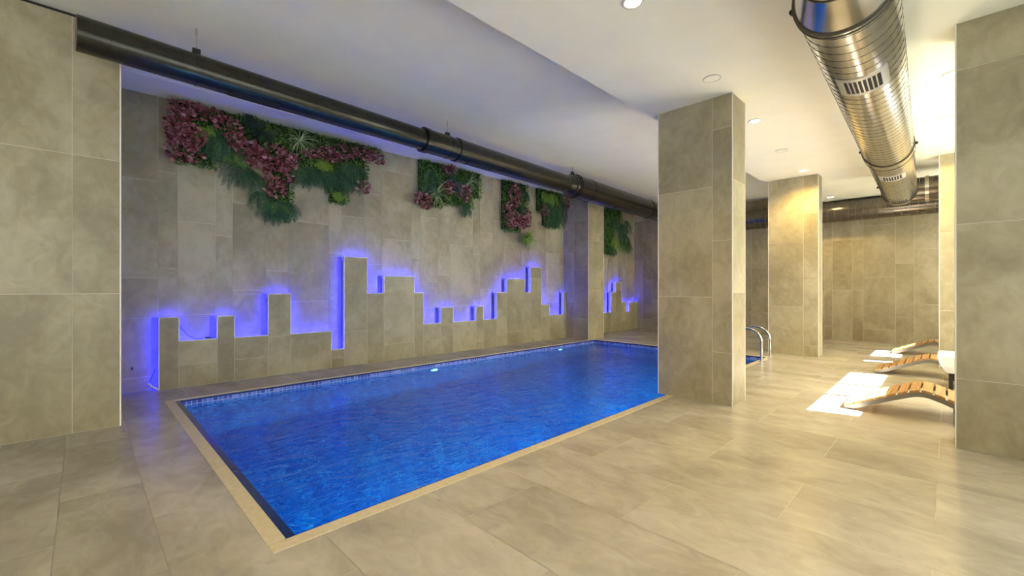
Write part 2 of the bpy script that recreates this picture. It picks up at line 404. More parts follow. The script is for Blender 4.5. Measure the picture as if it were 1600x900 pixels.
for x in (1.5, 4.15, 7.45):
    if x > 2:
        b = MB(); b.tube([(x, Y1 - .001, -.30), (x, Y1 - .02, -.30)], .06, 24); o = b.build('pool_light', POOLLAMP, pool)
        b = MB(); b.tube([(x, Y1 + .0, -.30), (x, Y1 - .014, -.30)], .08, 24); b.build('bezel', STEEL, o)
for x in (1.7, 3.5, 5.3, 7.1):  # unseen fill lights added on the near wall to brighten the basin
    l = bpy.data.lights.new('basin_fill_light', 'AREA'); l.shape = 'DISK'; l.size = .16; l.energy = 24; l.color = (.80, .93, 1)
    lo = bpy.data.objects.new('basin_fill_light', l); COL.objects.link(lo); lo.location = (x, Y0 + .02, -.45)
    lo.rotation_euler = Vector((0, 1, -.15)).to_track_quat('-Z', 'Z').to_euler()

# ladder at the far near-side corner
lad = empty('pool_ladder', (8.45, 2.2, 0), 'curved stainless steel pool ladder at the far pool corner beside a column', 'ladder')
for x in (8.13, 8.62):
    pts = [(x, 2.22, 0), (x, 2.22, .30)]
    for k in range(13):
        a = math.pi * k / 12; pts.append((x, 2.22 + .24 * (1 - math.cos(a)), .34 + .22 * math.sin(a)))
    pts += [(x, 2.70, .1), (x, 2.70, -.95)]
    r_ = MB(); r_.tube(pts, .020, 12); rail = r_.build('rail', STEEL, lad)
    r_ = MB(); r_.tube([(x, 2.22, .0), (x, 2.22, .012)], .045, 16); r_.build('flange', STEEL, rail)
for z in (-.25, -.5, -.75):
    r_ = MB(); r_.box((8.13, 2.66, z - .012), (8.62, 2.74, z + .012)); r_.build('rung', STEEL, lad)

# ------------------------------------------------------------------ stepped feature panel with blue LEDs behind
def stepped(name, J, H, label, xend):
    root = empty(name, (J[0], YP, 0), label, 'wall panel')
    m = MB(); rnd = random.Random(21)
    for i in range(len(H)):
        a, b_ = J[i], J[i + 1]; h = H[i]; o = (.0, .28, .0, .28, .56, .0, .15, .55)[i % 8]
        zz = [0] + [z for z in (o, o + 1.2) if .06 < z < h - .06] + [h]
        for c0, c1 in zip(zz, zz[1:]):
            t = (rnd.random(), rnd.random(), rnd.random())
            m.face([(a + G * .8, YP, c0 + G * .8), (b_ - G * .8, YP, c0 + G * .8), (b_ - G * .8, YP, c1 - G * .8), (a + G * .8, YP, c1 - G * .8)], None, t)
        m.box((a, YP + .002, 0), (b_, YP + .022, h - .0), 1)
    m.build('tile_facing', [WALLTILE, GROUT], root)
    # core, inset behind the facing
    m = MB()
    for i in range(len(H)):
        lo = J[i] + (.02 if i == 0 or H[i - 1] < H[i] else 0); hi = J[i + 1] - (.02 if i == len(H) - 1 or H[i + 1] < H[i] else 0)
        m.box((lo, YP + .022, 0), (hi, YC - .003, H[i] - .02))
        if i and H[i - 1] > H[i]: m.box((J[i] - .021, YP + .022, 0), (J[i], YC - .003, H[i] - .02))
        if i < len(H) - 1 and H[i + 1] > H[i]: m.box((J[i + 1], YP + .022, 0), (J[i + 1] + .021, YC - .003, H[i] - .02))
    tag(m.build('core', WHITEPAINT, root), 'white painted panel core')
    # white metal edge bead and LED strip along every step
    tr = MB(); led = MB(); w_ = .011
    for i in range(len(H)):
        a, b_ = J[i], J[i + 1]; h = H[i]
        tr.box((a, YP - .003, h - w_ / 2), (b_, YP + .024, h + w_ / 2))
        led.box((a + .03, YP + .024, h - .0195), (b_ - .03, YP + .034, h - .012))
        hl = H[i - 1] if i else 0; hr = H[i + 1] if i < len(H) - 1 else (0 if xend else h)
        if hl < h:
            tr.box((a - w_ / 2, YP - .003, hl), (a + w_ / 2, YP + .024, h))
            led.box((a + .012, YP + .024, hl + .03), (a + .0195, YP + .034, h - .03))
        if hr < h:
            tr.box((b_ - w_ / 2, YP - .003, hr), (b_ + w_ / 2, YP + .024, h))
            led.box((b_ - .0195, YP + .024, hr + .03), (b_ - .012, YP + .034, h - .03))
    tag(tr.build('edge_bead', WHITEPAINT, root), 'thin white edge bead'); tag(led.build('led_strip', LED, root), 'glowing blue light strip')
    return root
stepped('stepped_panel', J[:-1] + [8.655], H, 'long beige tiled skyline-shaped panel with blue glowing edges, left of the far pier', False)
stepped('stepped_panel', [9.315] + J2[1:], H2, 'short stretch of stepped tiled panel with blue glow, right of the far pier', False)

# ------------------------------------------------------------------ columns
def column(x0, x1, y0, y1, top, fj, sj, label, group=None, offs=None, seed=1, left_face=False, y_in=None):
    r = empty('tiled_column', ((x0 + x1) / 2, (y0 + y1) / 2, 0), label, 'column', group)
    m = MB(); tiles(m, side(x0), fj, 0, top, flip=True, offs=offs, seed=seed)
    tiles(m, front(y0), sj, 0, top, offs=[0.0, .6], seed=seed + 1)
    tiles(m, lambda u, v: (x1, u, v), fj, 0, top, offs=offs, seed=seed + 2)
    tiles(m, lambda u, v: (u, y1, v), sj, 0, top, flip=True, offs=[0.0], seed=seed + 3)
    m.box((x0 + .003, y0 + .003, 0), (x1 - .003, y1 - .003, top), 1)
    m.build('tile_cladding', [WALLTILE, GROUT], r)
    for (x, y) in ((x0, y0), (x0, y1), (x1, y0), (x1, y1)):
        t = MB(); t.box((x - .004, y - .004, 0), (x + .004, y + .004, top)); t.build('corner_bead', WHITEPAINT, r)
    return r
column(4.85, 5.25, 1.60, 2.425, LOW, [1.60, 1.804, 2.425], [4.85, 5.25], 'large tiled column at the near right corner of the pool', offs=[.56, 1.15], seed=31)
column(9.41, 9.73, 1.65, 2.45, LOW, [1.65, 1.88, 2.45], [9.41, 9.73], 'tiled column behind the pool ladder, yellow lamplight near its top', offs=[.2, .9], seed=35)
column(4.84, 5.17, -1.0, -.04, LOW, [-1.0, -.66, -.04], [4.84, 5.17], 'tiled column cut by the right edge of the photo', offs=[.2, .545], seed=39)
column(9.41, 9.73, -.9, .10, LOW, [-.9, -.5, .10], [9.41, 9.73], 'narrow sliver of pale column behind the white table, beside the loungers', offs=[.2, .9], seed=43)
column(8.66, 9.31, 6.12, 6.99, HIGH, [6.12, 6.55, 6.99], [8.66, 9.31], 'tiled pier standing at the far left corner of the pool between the two glowing panels', offs=[.5, .9], seed=47)

# ------------------------------------------------------------------ ducts
def seam_helix(P, Q, r, pitch, tr=.0035, seg=28, phase=0):
    P, Q = Vector(P), Vector(Q); ax = (Q - P); Ln = ax.length; ax.normalize()
    s = ax.cross(Vector((0, 0, 1))).normalized(); u = s.cross(ax); n = int(Ln / pitch * seg); pts = []
    for k in range(n + 1):
        a = 2 * math.pi * k / seg + phase; pts.append(P + ax * (Ln * k / n) + (s * math.cos(a) + u * math.sin(a)) * r)
    return pts
def rings(m, P, Q, r, pitch, tr=.003, tilt=.0):
    P, Q = Vector(P), Vector(Q); n = int((Q - P).length / pitch)
    pts = seam_helix(P, Q, r, pitch); m.tube(pts, tr, 4, True)
def lerp(P, Q, t): return tuple(a + (b - a) * t for a, b in zip(P, Q))

# dark duct over the pool
def BP(x, z=3.245): return (x, 4.802 + .0545 * x, z)
bd = empty('air_duct', (0, 4.8, 3.62), 'long dark round air duct hung from the ceiling over the pool, growing wider with distance', 'duct')
segs = [(-.04, 3.27, .137), (3.27, 3.85, .156), (3.85, 6.80, .163), (6.80, 12.405, .225)]
for (a, b_, r) in segs:
    m = MB(); m.tube([BP(a), BP(b_)], r, 48); s_ = m.build('duct_section', BLACKDUCT, bd)
    m = MB(); rings(m, BP(a), BP(b_), r, .20, .0022); m.build('spiral_seam', BLACKDUCT, s_)
for x, r in ((3.27, .166), (3.84, .170), (6.72, .205), (6.86, .236), (7.35, .230), (10.1, .235)):
    m = MB(); m.tube([BP(x - .035), BP(x + .035)], r, 48); m.build('collar', BLACKDUCT, bd)
m = MB(); m.tube([BP(6.55), BP(6.80)], [.165, .226], 48); m.build('reducer', BLACKDUCT, bd)
def duct_grille(parent, P, ax, r, ang, length, arc, nsl, mats=(GRILLE, SLOT), along=True, rim=.018):
    """curved rectangular grille on a duct, centred at angle ang (0 = straight down, + toward -Y)"""
    ax = Vector(ax).normalized(); down = Vector((0, 0, -1)); sd_ = ax.cross(down).normalized()
    if sd_.y > 0: sd_ = -sd_
    def pt(s, a, rr): return Vector(P) + ax * s + (down * math.cos(a) + sd_ * math.sin(a)) * rr
    def patch(m, s0, s1, a0, a1, r0, r1, n=10):
        for k in range(n):
            b0 = a0 + (a1 - a0) * k / n; b1 = a0 + (a1 - a0) * (k + 1) / n
            m.face([pt(s0, b0, r1), pt(s1, b0, r1), pt(s1, b1, r1), pt(s0, b1, r1)])
            m.face([pt(s0, b0, r0), pt(s0, b0, r1), pt(s0, b1, r1), pt(s0, b1, r0)])
            m.face([pt(s1, b0, r1), pt(s1, b0, r0), pt(s1, b1, r0), pt(s1, b1, r1)])
        for bb in (a0, a1): m.face([pt(s0, bb, r0), pt(s1, bb, r0), pt(s1, bb, r1), pt(s0, bb, r1)])
    h = length / 2; A = arc / 2 / r; e = rim / r
    m = MB(); patch(m, -h + .01, h - .01, ang - A + e * .5, ang + A - e * .5, r + .001, r + .004); g = MB()
    patch(g, -h, -h + rim, ang - A, ang + A, r, r + .007); patch(g, h - rim, h, ang - A, ang + A, r, r + .007)
    patch(g, -h, h, ang - A, ang - A + e, r, r + .007, 3); patch(g, -h, h, ang + A - e, ang + A, r, r + .007, 3)
    o = g.build('grille', mats[0], parent); tag(m.build('slot_backing', mats[1], o), 'black opening behind the slats')
    s = MB()
    for k in range(1, nsl):
        c_ = ang - A + e + (2 * A - 2 * e) * k / nsl; wv = (2 * A - 2 * e) / nsl * .16
        patch(s, -h + rim, h - rim, c_ - wv, c_ + wv, r + .0045, r + .0065, 1)
    s.build('slats', mats[0], o)
dk = (BLACKDUCT, SLOT)
axb = (1, .0545, 0)
duct_grille(bd, BP(1.22), axb, .137, .25, .46, .11, 5, dk); duct_grille(bd, BP(4.25), axb, .163, .30, .50, .12, 5, dk)
duct_grille(bd, BP(8.6), axb, .225, .25, .50, .13, 5, dk)
for x, r in ((.735, .137), (3.667, .156), (6.79, .225)):
    x_, y_, z_ = BP(x)
    m = MB(); m.tube([(x_, y_, z_ + r), (x_, y_, HIGH)], .004, 8); h_ = m.build('hanger_rod', STEEL, bd)
    m = MB(); m.box((x_ - .03, y_ - .022, z_ + r - .004), (x_ + .03, y_ + .022, z_ + r + .05)); m.build('clamp', BLACKM, h_)
    m = MB(); m.tube([(x_ - .012, y_, z_), (x_ + .012, y_, z_)], r + .004, 48); m.build('clamp_band', BLACKDUCT, h_)
    m = MB(); m.tube([(x_, y_, HIGH - .06), (x_, y_, HIGH)], .010, 10); m.build('anchor', STEEL, h_)

# bright duct above the loungers side
def SP(x, z=2.955): return (x, .446 + .0257 * (x - 4), z)
sv = empty('air_duct', (3.1, .43, 3.31), 'bright silver spiral air duct hung under the low ceiling with square grilles', 'duct')
RS = .238
def section(a, b_, r, pitch, parent=sv, mt=SILVER, st=SEAM, tr=.0032):
    m = MB(); m.tube([SP(a), SP(b_)], r, 64); s_ = m.build('duct_section', mt, parent)
    m = MB(); rings(m, SP(a), SP(b_), r, pitch, tr); m.build('spiral_seam', st, s_)
section(3.08, 7.0, RS, .115); section(7.0, 10.35, .232, .115); section(1.0, 2.82, .165, .115)
m = MB(); m.tube([SP(2.82), SP(3.09)], [.165, RS + .006], 64); tag(m.build('reducer', SILVER, sv), 'smooth tapered metal cone')
for x, r, w_ in ((3.10, RS + .010, .02), (2.82, .172, .02), (7.0, RS + .008, .11), (10.2, .242, .12), (10.36, .240, .02)):
    m = MB(); m.tube([SP(x - w_), SP(x + w_)], r, 64); m.build('collar', SILVER, sv)
    for s_ in (-1, 1):
        m = MB(); m.tube([SP(x + s_ * w_ - .006), SP(x + s_ * w_ + .006)], r + .004, 64); tag(m.build('joint_ring', SEAM, sv), 'dark joint ring')
axs = (1, .0257, 0)
duct_grille(sv, SP(4.02), axs, RS, .05, .34, .30, 8, rim=.045); duct_grille(sv, SP(6.62), axs, RS, .10, .40, .30, 8, rim=.045) if False else None
duct_grille(sv, SP(7.75), axs, .232, .05, .36, .28, 7, rim=.045); duct_grille(sv, SP(9.9), axs, .232, .05, .34, .28, 7, (SILVER, SLOT), rim=.045)
for x in (3.12, 6.95, 9.6):
    x_, y_, z_ = SP(x)
    for s_ in (-1, 1):
        m = MB(); m.tube([(x_, y_ + s_ * (RS + .02), z_), (x_, y_ + s_ * (RS + .02), LOW)], .003, 8); h_ = m.build('hanger_rod', STEEL, sv)
        m = MB(); m.tube([(x_ - .012, y_ + s_ * (RS + .02), z_), (x_ + .012, y_ + s_ * (RS + .02), z_)], .016, 10); m.build('bolt', BLACKM, h_)
m = MB(); m.tube([(10.28, .62, 2.955), (10.28, -.02, 2.955)], .205, 48); br = m.build('branch_elbow', FARDUCT, sv)
m = MB(); m.tube([(10.28, .28, 2.955), (10.28, .23, 2.955)], .225, 48); m.build('collar', SILVER, br)
m = MB(); m.tube([(10.28, 0, 2.955), (10.28, -1.45, 2.955)], .205, 48); br = tag(m.build('branch', FARDUCT, sv), 'darker side branch'); 
m = MB(); rings(m, (10.28, .2, 2.955), (10.28, -1.45, 2.955), .205, .16, .0028); m.build('spiral_seam', SEAMLIGHT, br)

# duct along the far wall
fd = empty('air_duct', (12.66, 1.0, 3.3), 'dark bronze round air duct running along the top of the far wall', 'duct')
def FP(y): return (12.66, y, 3.055)
m = MB(); m.tube([FP(-1.45), FP(5.5)], .243, 56); s_ = m.build('duct_section', FARDUCT, fd)
m = MB(); rings(m, FP(-1.45), FP(5.5), .243, .13, .0030); m.build('spiral_seam', SEAMLIGHT, s_)
for y in (1.72, 3.4, -.4): m = MB(); m.tube([FP(y - .03), FP(y + .03)], .250, 56); m.build('collar', FARDUCT, fd)

# ------------------------------------------------------------------ ceiling lamps
def lamp(x, y, z, lit, label, watts=110):
    r = empty('ceiling_lamp' if lit else 'ceiling_speaker', (x, y, z), label, 'ceiling light' if lit else 'ceiling speaker', None)
    n = 32; m = MB(); R0, R1 = (.058, .078) if lit else (.075, .080)
    vs = []; fs = []
    for k in range(n):
        a = 2 * math.pi * k / n; c_, s_ = math.cos(a), math.sin(a)
        vs += [(x + R1 * c_, y + R1 * s_, z), (x + R1 * c_, y + R1 * s_, z - .006), (x + R0 * c_, y + R0 * s_, z - .008), (x + R0 * c_, y + R0 * s_, z)]
    for k in range(n):
        p, q = 4 * k, 4 * ((k + 1) % n)
        for j in range(3): fs.append((p + j, p + j + 1, q + j + 1, q + j))
    m.idx(vs, fs); m.build('rim', WHITEPAINT if lit else GRILLE, r)
    m = MB(); m.tube([(x, y, z - .004), (x, y, z + .002)], R0, n); m.build('lamp_face' if lit else 'cover', LAMP if lit else PLASTER, r)
    if lit:
        l = bpy.data.lights.new('downlight', 'SPOT'); l.energy = watts; l.color = (1.0, .68, .20); l.spot_size = math.radians(145); l.spot_blend = .85; l.shadow_soft_size = .06
        o = bpy.data.objects.new('downlight', l); COL.objects.link(o); o.location = (x, y, z - .02)
    return r
lamp(2.81, 1.60, LOW, True, 'lit round warm ceiling lamp at the top edge of the photo', 170)
lamp(5.88, 1.68, LOW, True, 'lit warm ceiling lamp just right of the large near column')
lamp(8.95, 1.79, LOW, True, 'lit ceiling lamp just above the column with yellow lamplight', 150)
lamp(12.0, 1.88, LOW, True, 'farthest lit ceiling lamp, beside the far wall duct')
lamp(5.93, -.03, LOW, True, 'half hidden lit lamp beside the top of the right edge column')
lamp(9.02, .02, LOW, True, 'lit lamp just above the narrow pale column')
lamp(-.3, 1.55, LOW, True, 'round warm ceiling lamp over the open floor in front of the left wall', 60)  # out of view, carries on the lamp row and is kept for its light
lamp(4.385, 1.635, LOW, False, 'round white speaker cover flush in the ceiling in front of the near column')
lamp(7.43, 1.76, LOW, False, 'faint round speaker cover between the near and the ladder column')
lamp(7.40, .02, LOW, False, 'faint round speaker cover beside the silver duct, near the right edge column')

# ------------------------------------------------------------------ loungers
PROF = [(0, .035), (.10, .075), (.35, .19), (.52, .262), (.58, .276), (.63, .272), (.72, .240), (.80, .205), (.95, .175), (1.10, .19), (1.30, .30), (1.55, .47), (1.80, .64), (1.92, .71)]
def prof(s):
    for (a, za), (b_, zb) in zip(PROF, PROF[1:]):
        if a <= s <= b_: t = (s - a) / (b_ - a); return za + (zb - za) * t
    return PROF[-1][1]
def make_lounger(x, ytop):
    r = empty('sun_lounger', (x, ytop, 0), 'x', 'sun lounger', 'slatted wooden sun loungers by the windows'); W = .58
    def at(xx, s, dz=0): return (x + xx, ytop - s, prof(s) + dz)
    # arc-length stepping for the slats
    s = .0; sl = []
    while s < 1.88:
        ds = .072; z0 = prof(s); z1 = prof(min(1.92, s + ds)); k = ds / math.hypot(ds, z1 - z0); sl.append((s, min(1.92, s + ds * k * 1.02))); s += (ds + .019) * k
    for (a, b_) in sl:
        m = MB(); th = .022; za, zb = prof(a) + .012, prof(b_) + .012; t = (random.random(), random.random(), random.random())
        p = [(x, ytop - a, za), (x + W, ytop - a, za), (x + W, ytop - b_, zb), (x, ytop - b_, zb)]
        q = [(u, v, w - th) for u, v, w in p]
        for fc in ([p[3], p[2], p[1], p[0]], q, [p[0], p[1], q[1], q[0]], [p[2], p[3], q[3], q[2]], [p[1], p[2], q[2], q[1]], [p[3], p[0], q[0], q[3]]): m.face(fc, None, t)
        m.build('slat', WOOD, r, .003)
    for xx in (.012, W - .012 - .02):
        m = MB(); S = [i * 1.92 / 48 for i in range(49)]
        for a, b_ in zip(S, S[1:]):
            h_ = .048; za, zb = prof(a) - .009, prof(b_) - .009
            za2, zb2 = max(.0, za - h_), max(.0, zb - h_)
            c_ = [(x + xx, ytop - a, za), (x + xx, ytop - b_, zb), (x + xx, ytop - b_, zb2), (x + xx, ytop - a, za2)]; d_ = [(u + .02, v, w) for u, v, w in c_]
            m.face(c_[::-1]); m.face(d_); m.face([c_[0], d_[0], d_[1], c_[1]][::-1]); m.face([c_[3], c_[2], d_[2], d_[3]][::-1])
        m.build('side_rail', FRAME, r)
    for xx in (.012, W - .042):
        for s_ in (.80, 1.62):
            m = MB(); m.box((x + xx, ytop - s_ - .03, 0), (x + xx + .028, ytop - s_ + .0, prof(s_) - .04)); m.build('leg', BLACKM, r)
    return r
base = make_lounger(5.62, .765)
base['label'] = 'nearest slatted wooden sun lounger with sun on its foot end, beside the right edge column'
for (x, lab) in ((8.30, 'middle orange slatted wooden sun lounger, beside the white table'), (10.97, 'farthest slatted sun lounger, greyish, near the far wall')):
    cpy = copy_tree(base); cpy.location = (x, .765, 0); cpy['label'] = lab

# white tub table on dark legs
tb = empty('side_table', (7.75, -.25, 0), 'white tapered side table on dark legs beside the narrow pale column', 'table')
m = MB(); 
def rr(cx, cy, hx, hy, z, n=6, rad=.06):
    o = []
    for (sx, sy, a0) in ((1, 1, 0), (-1, 1, 90), (-1, -1, 180), (1, -1, 270)):
        for k in range(n + 1):
            a = math.radians(a0 + 90 * k / n); o.append((cx + sx * (hx - rad) + rad * math.cos(a), cy + sy * (hy - rad) + rad * math.sin(a), z))
    return o
lv = [(.30, .26, .215, .05), (.315, .275, .225, .06), (.35, .32, .30, .06), (.375, .345, .40, .06), (.378, .348, .415, .06), (.36, .33, .42, .05)]
vs = []; 
for (hx, hy, z, rd) in lv: vs += rr(7.75, -.25, hx, hy, z, rad=rd)
n = 28; fs = [(i * n + k, i * n + (k + 1) % n, (i + 1) * n + (k + 1) % n, (i + 1) * n + k) for i in range(len(lv) - 1) for k in range(n)]
fs.append(tuple(range(n))[::-1]); fs.append(tuple((len(lv) - 1) * n + k for k in range(n)))
m.idx(vs, fs, smooth=False); m.build('tub', TUB, tb)
for (x, y) in ((7.50, -.02), (8.02, -.02), (7.50, -.46), (8.02, -.46)):
    l = MB(); l.box((x - .018, y - .018, 0), (x + .018, y + .018, .22)); l.build('leg', BLACKM, tb)

# ------------------------------------------------------------------ planted green walls
def wpt(u, v, Y=6.80):
    """a picture position carried onto the cladding, as wall coordinates (X, z)"""
    dx = F_PX * math.cos(HEAD) + (u - 800) * math.sin(HEAD); dy = F_PX * math.sin(HEAD) - (u - 800) * math.cos(HEAD)
    t = Y / dy; return (dx * t, CAM_H + (450 - v) * t)
YM = YC - .04
def leaf(m, base, d, up, Ln, W, tone, fold=.25, droop=0.0):
    d = Vector(d).normalized(); n = Vector(up); n = (n - d * n.dot(d)); n = n.normalized() if n.length > 1e-4 else d.orthogonal().normalized()
    s = d.cross(n); b_ = Vector(base); mid = b_ + d * Ln * .45 + n * (-droop * Ln * .2)
    tip = b_ + d * Ln - n * droop * Ln; l = mid + s * W / 2 + n * W * fold; r = mid - s * W / 2 + n * W * fold
    m.face([b_, r, tip], None, tone); m.face([b_, tip, l], None, tone)
def roundleaf(m, base, d, up, R, tone):
    d = Vector(d).normalized(); n = Vector(up); n = n - d * n.dot(d); n.normalize(); s = d.cross(n); b_ = Vector(base)
    P = [b_, b_ + d * R * .5 + s * R * .62 + n * .12 * R, b_ + d * R * 1.2 + s * R * .72 + n * .15 * R, b_ + d * R * 1.75 + s * .2 * R, b_ + d * R * 1.8 - s * .2 * R, b_ + d * R * 1.2 - s * R * .72 + n * .15 * R, b_ + d * R * .5 - s * R * .62 + n * .12 * R]
    c_ = b_ + d * R * .9
    for k in range(7): m.face([c_, P[k], P[(k + 1) % 7]], None, tone)
def boxwood(rects, parent, seed, dens=3400):
    rd = random.Random(seed); m = MB()
    for (a, z0, b_, z1) in rects:
        for _ in range(int((b_ - a) * (z1 - z0) * dens)):
            x = rd.uniform(a - .015, b_ + .015); z = min(rd.uniform(z0 - .02, z1), z1); dep = rd.uniform(.0, .06) * (.6 + .4 * math.sin(x * 23 + z * 17))
            d = Vector((rd.uniform(-1, 1), -rd.uniform(.1, .9), rd.uniform(-.9, .9)))
            leaf(m, (x, YM - .01 - max(0, dep), z), d, (rd.uniform(-.3, .3), -1, .6), rd.uniform(.028, .05), rd.uniform(.018, .03), (rd.random(),) * 3)
    o = m.build('boxwood_mat', BOXLEAF, parent); m = MB()
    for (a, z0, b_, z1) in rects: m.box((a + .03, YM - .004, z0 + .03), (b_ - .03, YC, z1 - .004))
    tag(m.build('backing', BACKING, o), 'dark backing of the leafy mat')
def fern(x, z, parent, L_=.34, n=9, mt=FERNLEAF, seed=0, spread=1.1, w=.046, name='fern', heading=-math.pi / 2):
    rd = random.Random(seed * 13 + int(x * 100)); m = MB(); n = int(n * 1.5)
    for k in range(n):
        a = heading + (k / (n - 1) - .5) * 2 * spread + rd.uniform(-.12, .12); Lf = L_ * rd.uniform(.75, 1.1)
        out = rd.uniform(.25, .6); p = Vector((x, YM - .05, z)); vel = Vector((math.cos(a), -out, math.sin(a) + .35)).normalized(); S = 20; pts = [p.copy()]
        for i in range(S):
            vel = (vel + Vector((0, .02, -.085))).normalized(); p = p + vel * Lf / S
            if p.y > YC - .012: p.y = YC - .012
            pts.append(p.copy())
        tn = rd.uniform(.1, .9)
        for i in range(1, S):
            d = (pts[i + 1] - pts[i]).normalized() if i < S else vel; sd_ = d.cross(Vector((0, -1, .2))).normalized(); f = math.sin(math.pi * (.12 + .85 * i / S)) ** .7; t = (min(1, max(0, tn + rd.uniform(-.2, .2))),) * 3
            for s_ in (-1, 1): leaf(m, pts[i], sd_ * s_ + d * .55, (0, -1, rd.uniform(-.4, .5)), w * f * rd.uniform(.8, 1.15), Lf / S * .6, (min(1, max(0, t[0] + rd.uniform(-.3, .3))),) * 3, .15, .2)
        m.tube(pts[::3], .0022, 4, False, tone=(.2,) * 3)
    return m.build(name, mt, parent)
def red(x, z, rx, rz, parent, seed, n=None):
    rd = random.Random(seed); m = MB(); n = n or int(rx * rz * 3.14 * 1500)
    for _ in range(n):
        a = rd.uniform(0, 6.283); q = math.sqrt(rd.random()); X = x + rx * q * math.cos(a); Z = z + rz * q * math.sin(a)
        d = Vector((rd.uniform(-.8, .8) + .6 * q * math.cos(a), -rd.uniform(.15, .8), rd.uniform(-.9, .5) + .4 * q * math.sin(a)))
        roundleaf(m, (X, YM - .07 - rd.uniform(0, .09), min(Z, HIGH - .06)), d, (rd.uniform(-.4, .4), -1, .5), rd.uniform(.018, .038), (max(0, min(1, rd.gauss(.45, .32))),) * 3)
    return m.build('burgundy_foliage', REDLEAF, parent)
def spider(x, z, parent, seed, n=34, L_=.30, mt=STRIPELEAF, name='spider_plant', w=.013):
    rd = random.Random(seed); m = MB()
    for k in range(n):
        a = rd.uniform(0, 6.283); p = Vector((x, YM - .06, z)); vel = Vector((math.cos(a), -rd.uniform(.2, .8), math.sin(a) + .45)).normalized(); Lf = L_ * rd.uniform(.6, 1.1); S = 7; t = (rd.random(),) * 3
        prev = p.copy(); W = w
        for i in range(S):
            vel = (vel + Vector((0, 0, -.22))).normalized(); q = prev + vel * Lf / S; q.y = min(q.y, YC - .008)
            sd_ = vel.cross(Vector((0, -1, .3))).normalized(); w0 = W * (1 - (i / S) ** 2); w1 = W * (1 - ((i + 1) / S) ** 2) + .0008
            m.face([prev - sd_ * w0 / 2, prev + sd_ * w0 / 2, q + sd_ * w1 / 2, q - sd_ * w1 / 2], None, t); prev = q
    return m.build(name, mt, parent)
def fan(x, z, parent, seed, R=.24, n=26):
    rd = random.Random(seed); m = MB()
    for k in range(n):
        a = -.5 + (math.pi + 1.0) * k / (n - 1) - math.pi * .0 + 2.6; d = Vector((math.cos(a), -.35, math.sin(a)))
        leaf(m, (x, YM - .09, z), d, (0, -1, .1), R * rd.uniform(.85, 1.05), .028, (rd.random(),) * 3, .25, .1)
    return m.build('fan_palm', PALMLEAF, parent)
def gw(u, v, label): 
    X, z = wpt(u, v); return empty('green_wall', (X, YC, z), label, 'wall planting')
def R_(u0, v0, u1, v1, top=False):
    a, z1 = wpt(u0, v0); b_, z1b = wpt(u1, v0); _, z0 = wpt(u1, v1)
    if top: z1 = HIGH - .005
    return (a, z0, b_, z1)
def fm(u, v, *a, **k): X, z = wpt(u, v); return fern(X, z, *a, **k)
def rm(u, v, rx, rz, *a, **k): X, z = wpt(u, v); return red(X, z, rx, rz, *a, **k)

g1 = gw(400, 200, 'largest wall planting, wide stepped mass of burgundy leaves and ferns left of the others')
T = HIGH - .005
boxwood([(.83, 2.83, 1.24, T), (1.24, 3.10, 1.88, T), (1.88, 2.24, 2.19, T), (2.19, 2.98, 2.72, T), (2.72, 2.58, 3.02, T), (3.02, 2.92, 3.36, T), (3.36, 3.44, 3.62, T)], g1, 1)
for i, (u, v, rx, rz) in enumerate([(290, 168, .20, .12), (282, 195, .17, .20), (272, 205, .10, .14), (285, 238, .20, .13), (300, 215, .12, .15), (325, 180, .20, .09), (352, 195, .16, .09), (366, 220, .13, .12), (385, 235, .16, .13), (402, 250, .18, .14), (425, 248, .22, .17), (445, 252, .15, .15), (432, 275, .19, .15), (428, 296, .12, .13), (485, 240, .14, .07), (510, 242, .20, .10), (535, 238, .22, .10), (560, 240, .22, .09), (580, 247, .20, .09), (565, 294, .10, .08)]):
    rm(u, v, rx, rz, g1, 100 + i)
for i, (u, v, L_, n, mt) in enumerate([(335, 205, .42, 9, FERNLEAF), (352, 215, .45, 7, FERNLEAF), (340, 228, .30, 7, FERNLEAF), (375, 255, .42, 8, FERNLEAF), (392, 268, .38, 7, FERNLEAF), (405, 300, .30, 6, FERNLEAF),
        (425, 318, .34, 9, FERNLEAF), (445, 315, .34, 8, FERNLEAF), (470, 262, .36, 9, FERNLEAF), (490, 262, .42, 9, FERNLEAF), (508, 265, .38, 9, FERNLEAF), (528, 270, .40, 9, FERNLEAF), (548, 275, .34, 9, FERNLEAF), (560, 262, .28, 8, FERNLEAF), (545, 255, .3, 8, FERNLEAF),
        (320, 200, .20, 7, LIMELEAF), (366, 240, .24, 6, LIMELEAF), (433, 318, .26, 5, LIMELEAF), (470, 262, .26, 6, LIMELEAF), (506, 252, .22, 6, LIMELEAF), (528, 300, .18, 8, LIMELEAF)]):
    fm(u, v, g1, L_=L_, n=n, mt=mt, seed=i, name='fern' if mt is FERNLEAF else 'lime_fern')
X, z = wpt(408, 205); fan(X, z, g1, 3, .26); X, z = wpt(468, 222); spider(X, z, g1, 5, 44, .34)
X, z = wpt(395, 190); fan(X, z, g1, 4, .18)

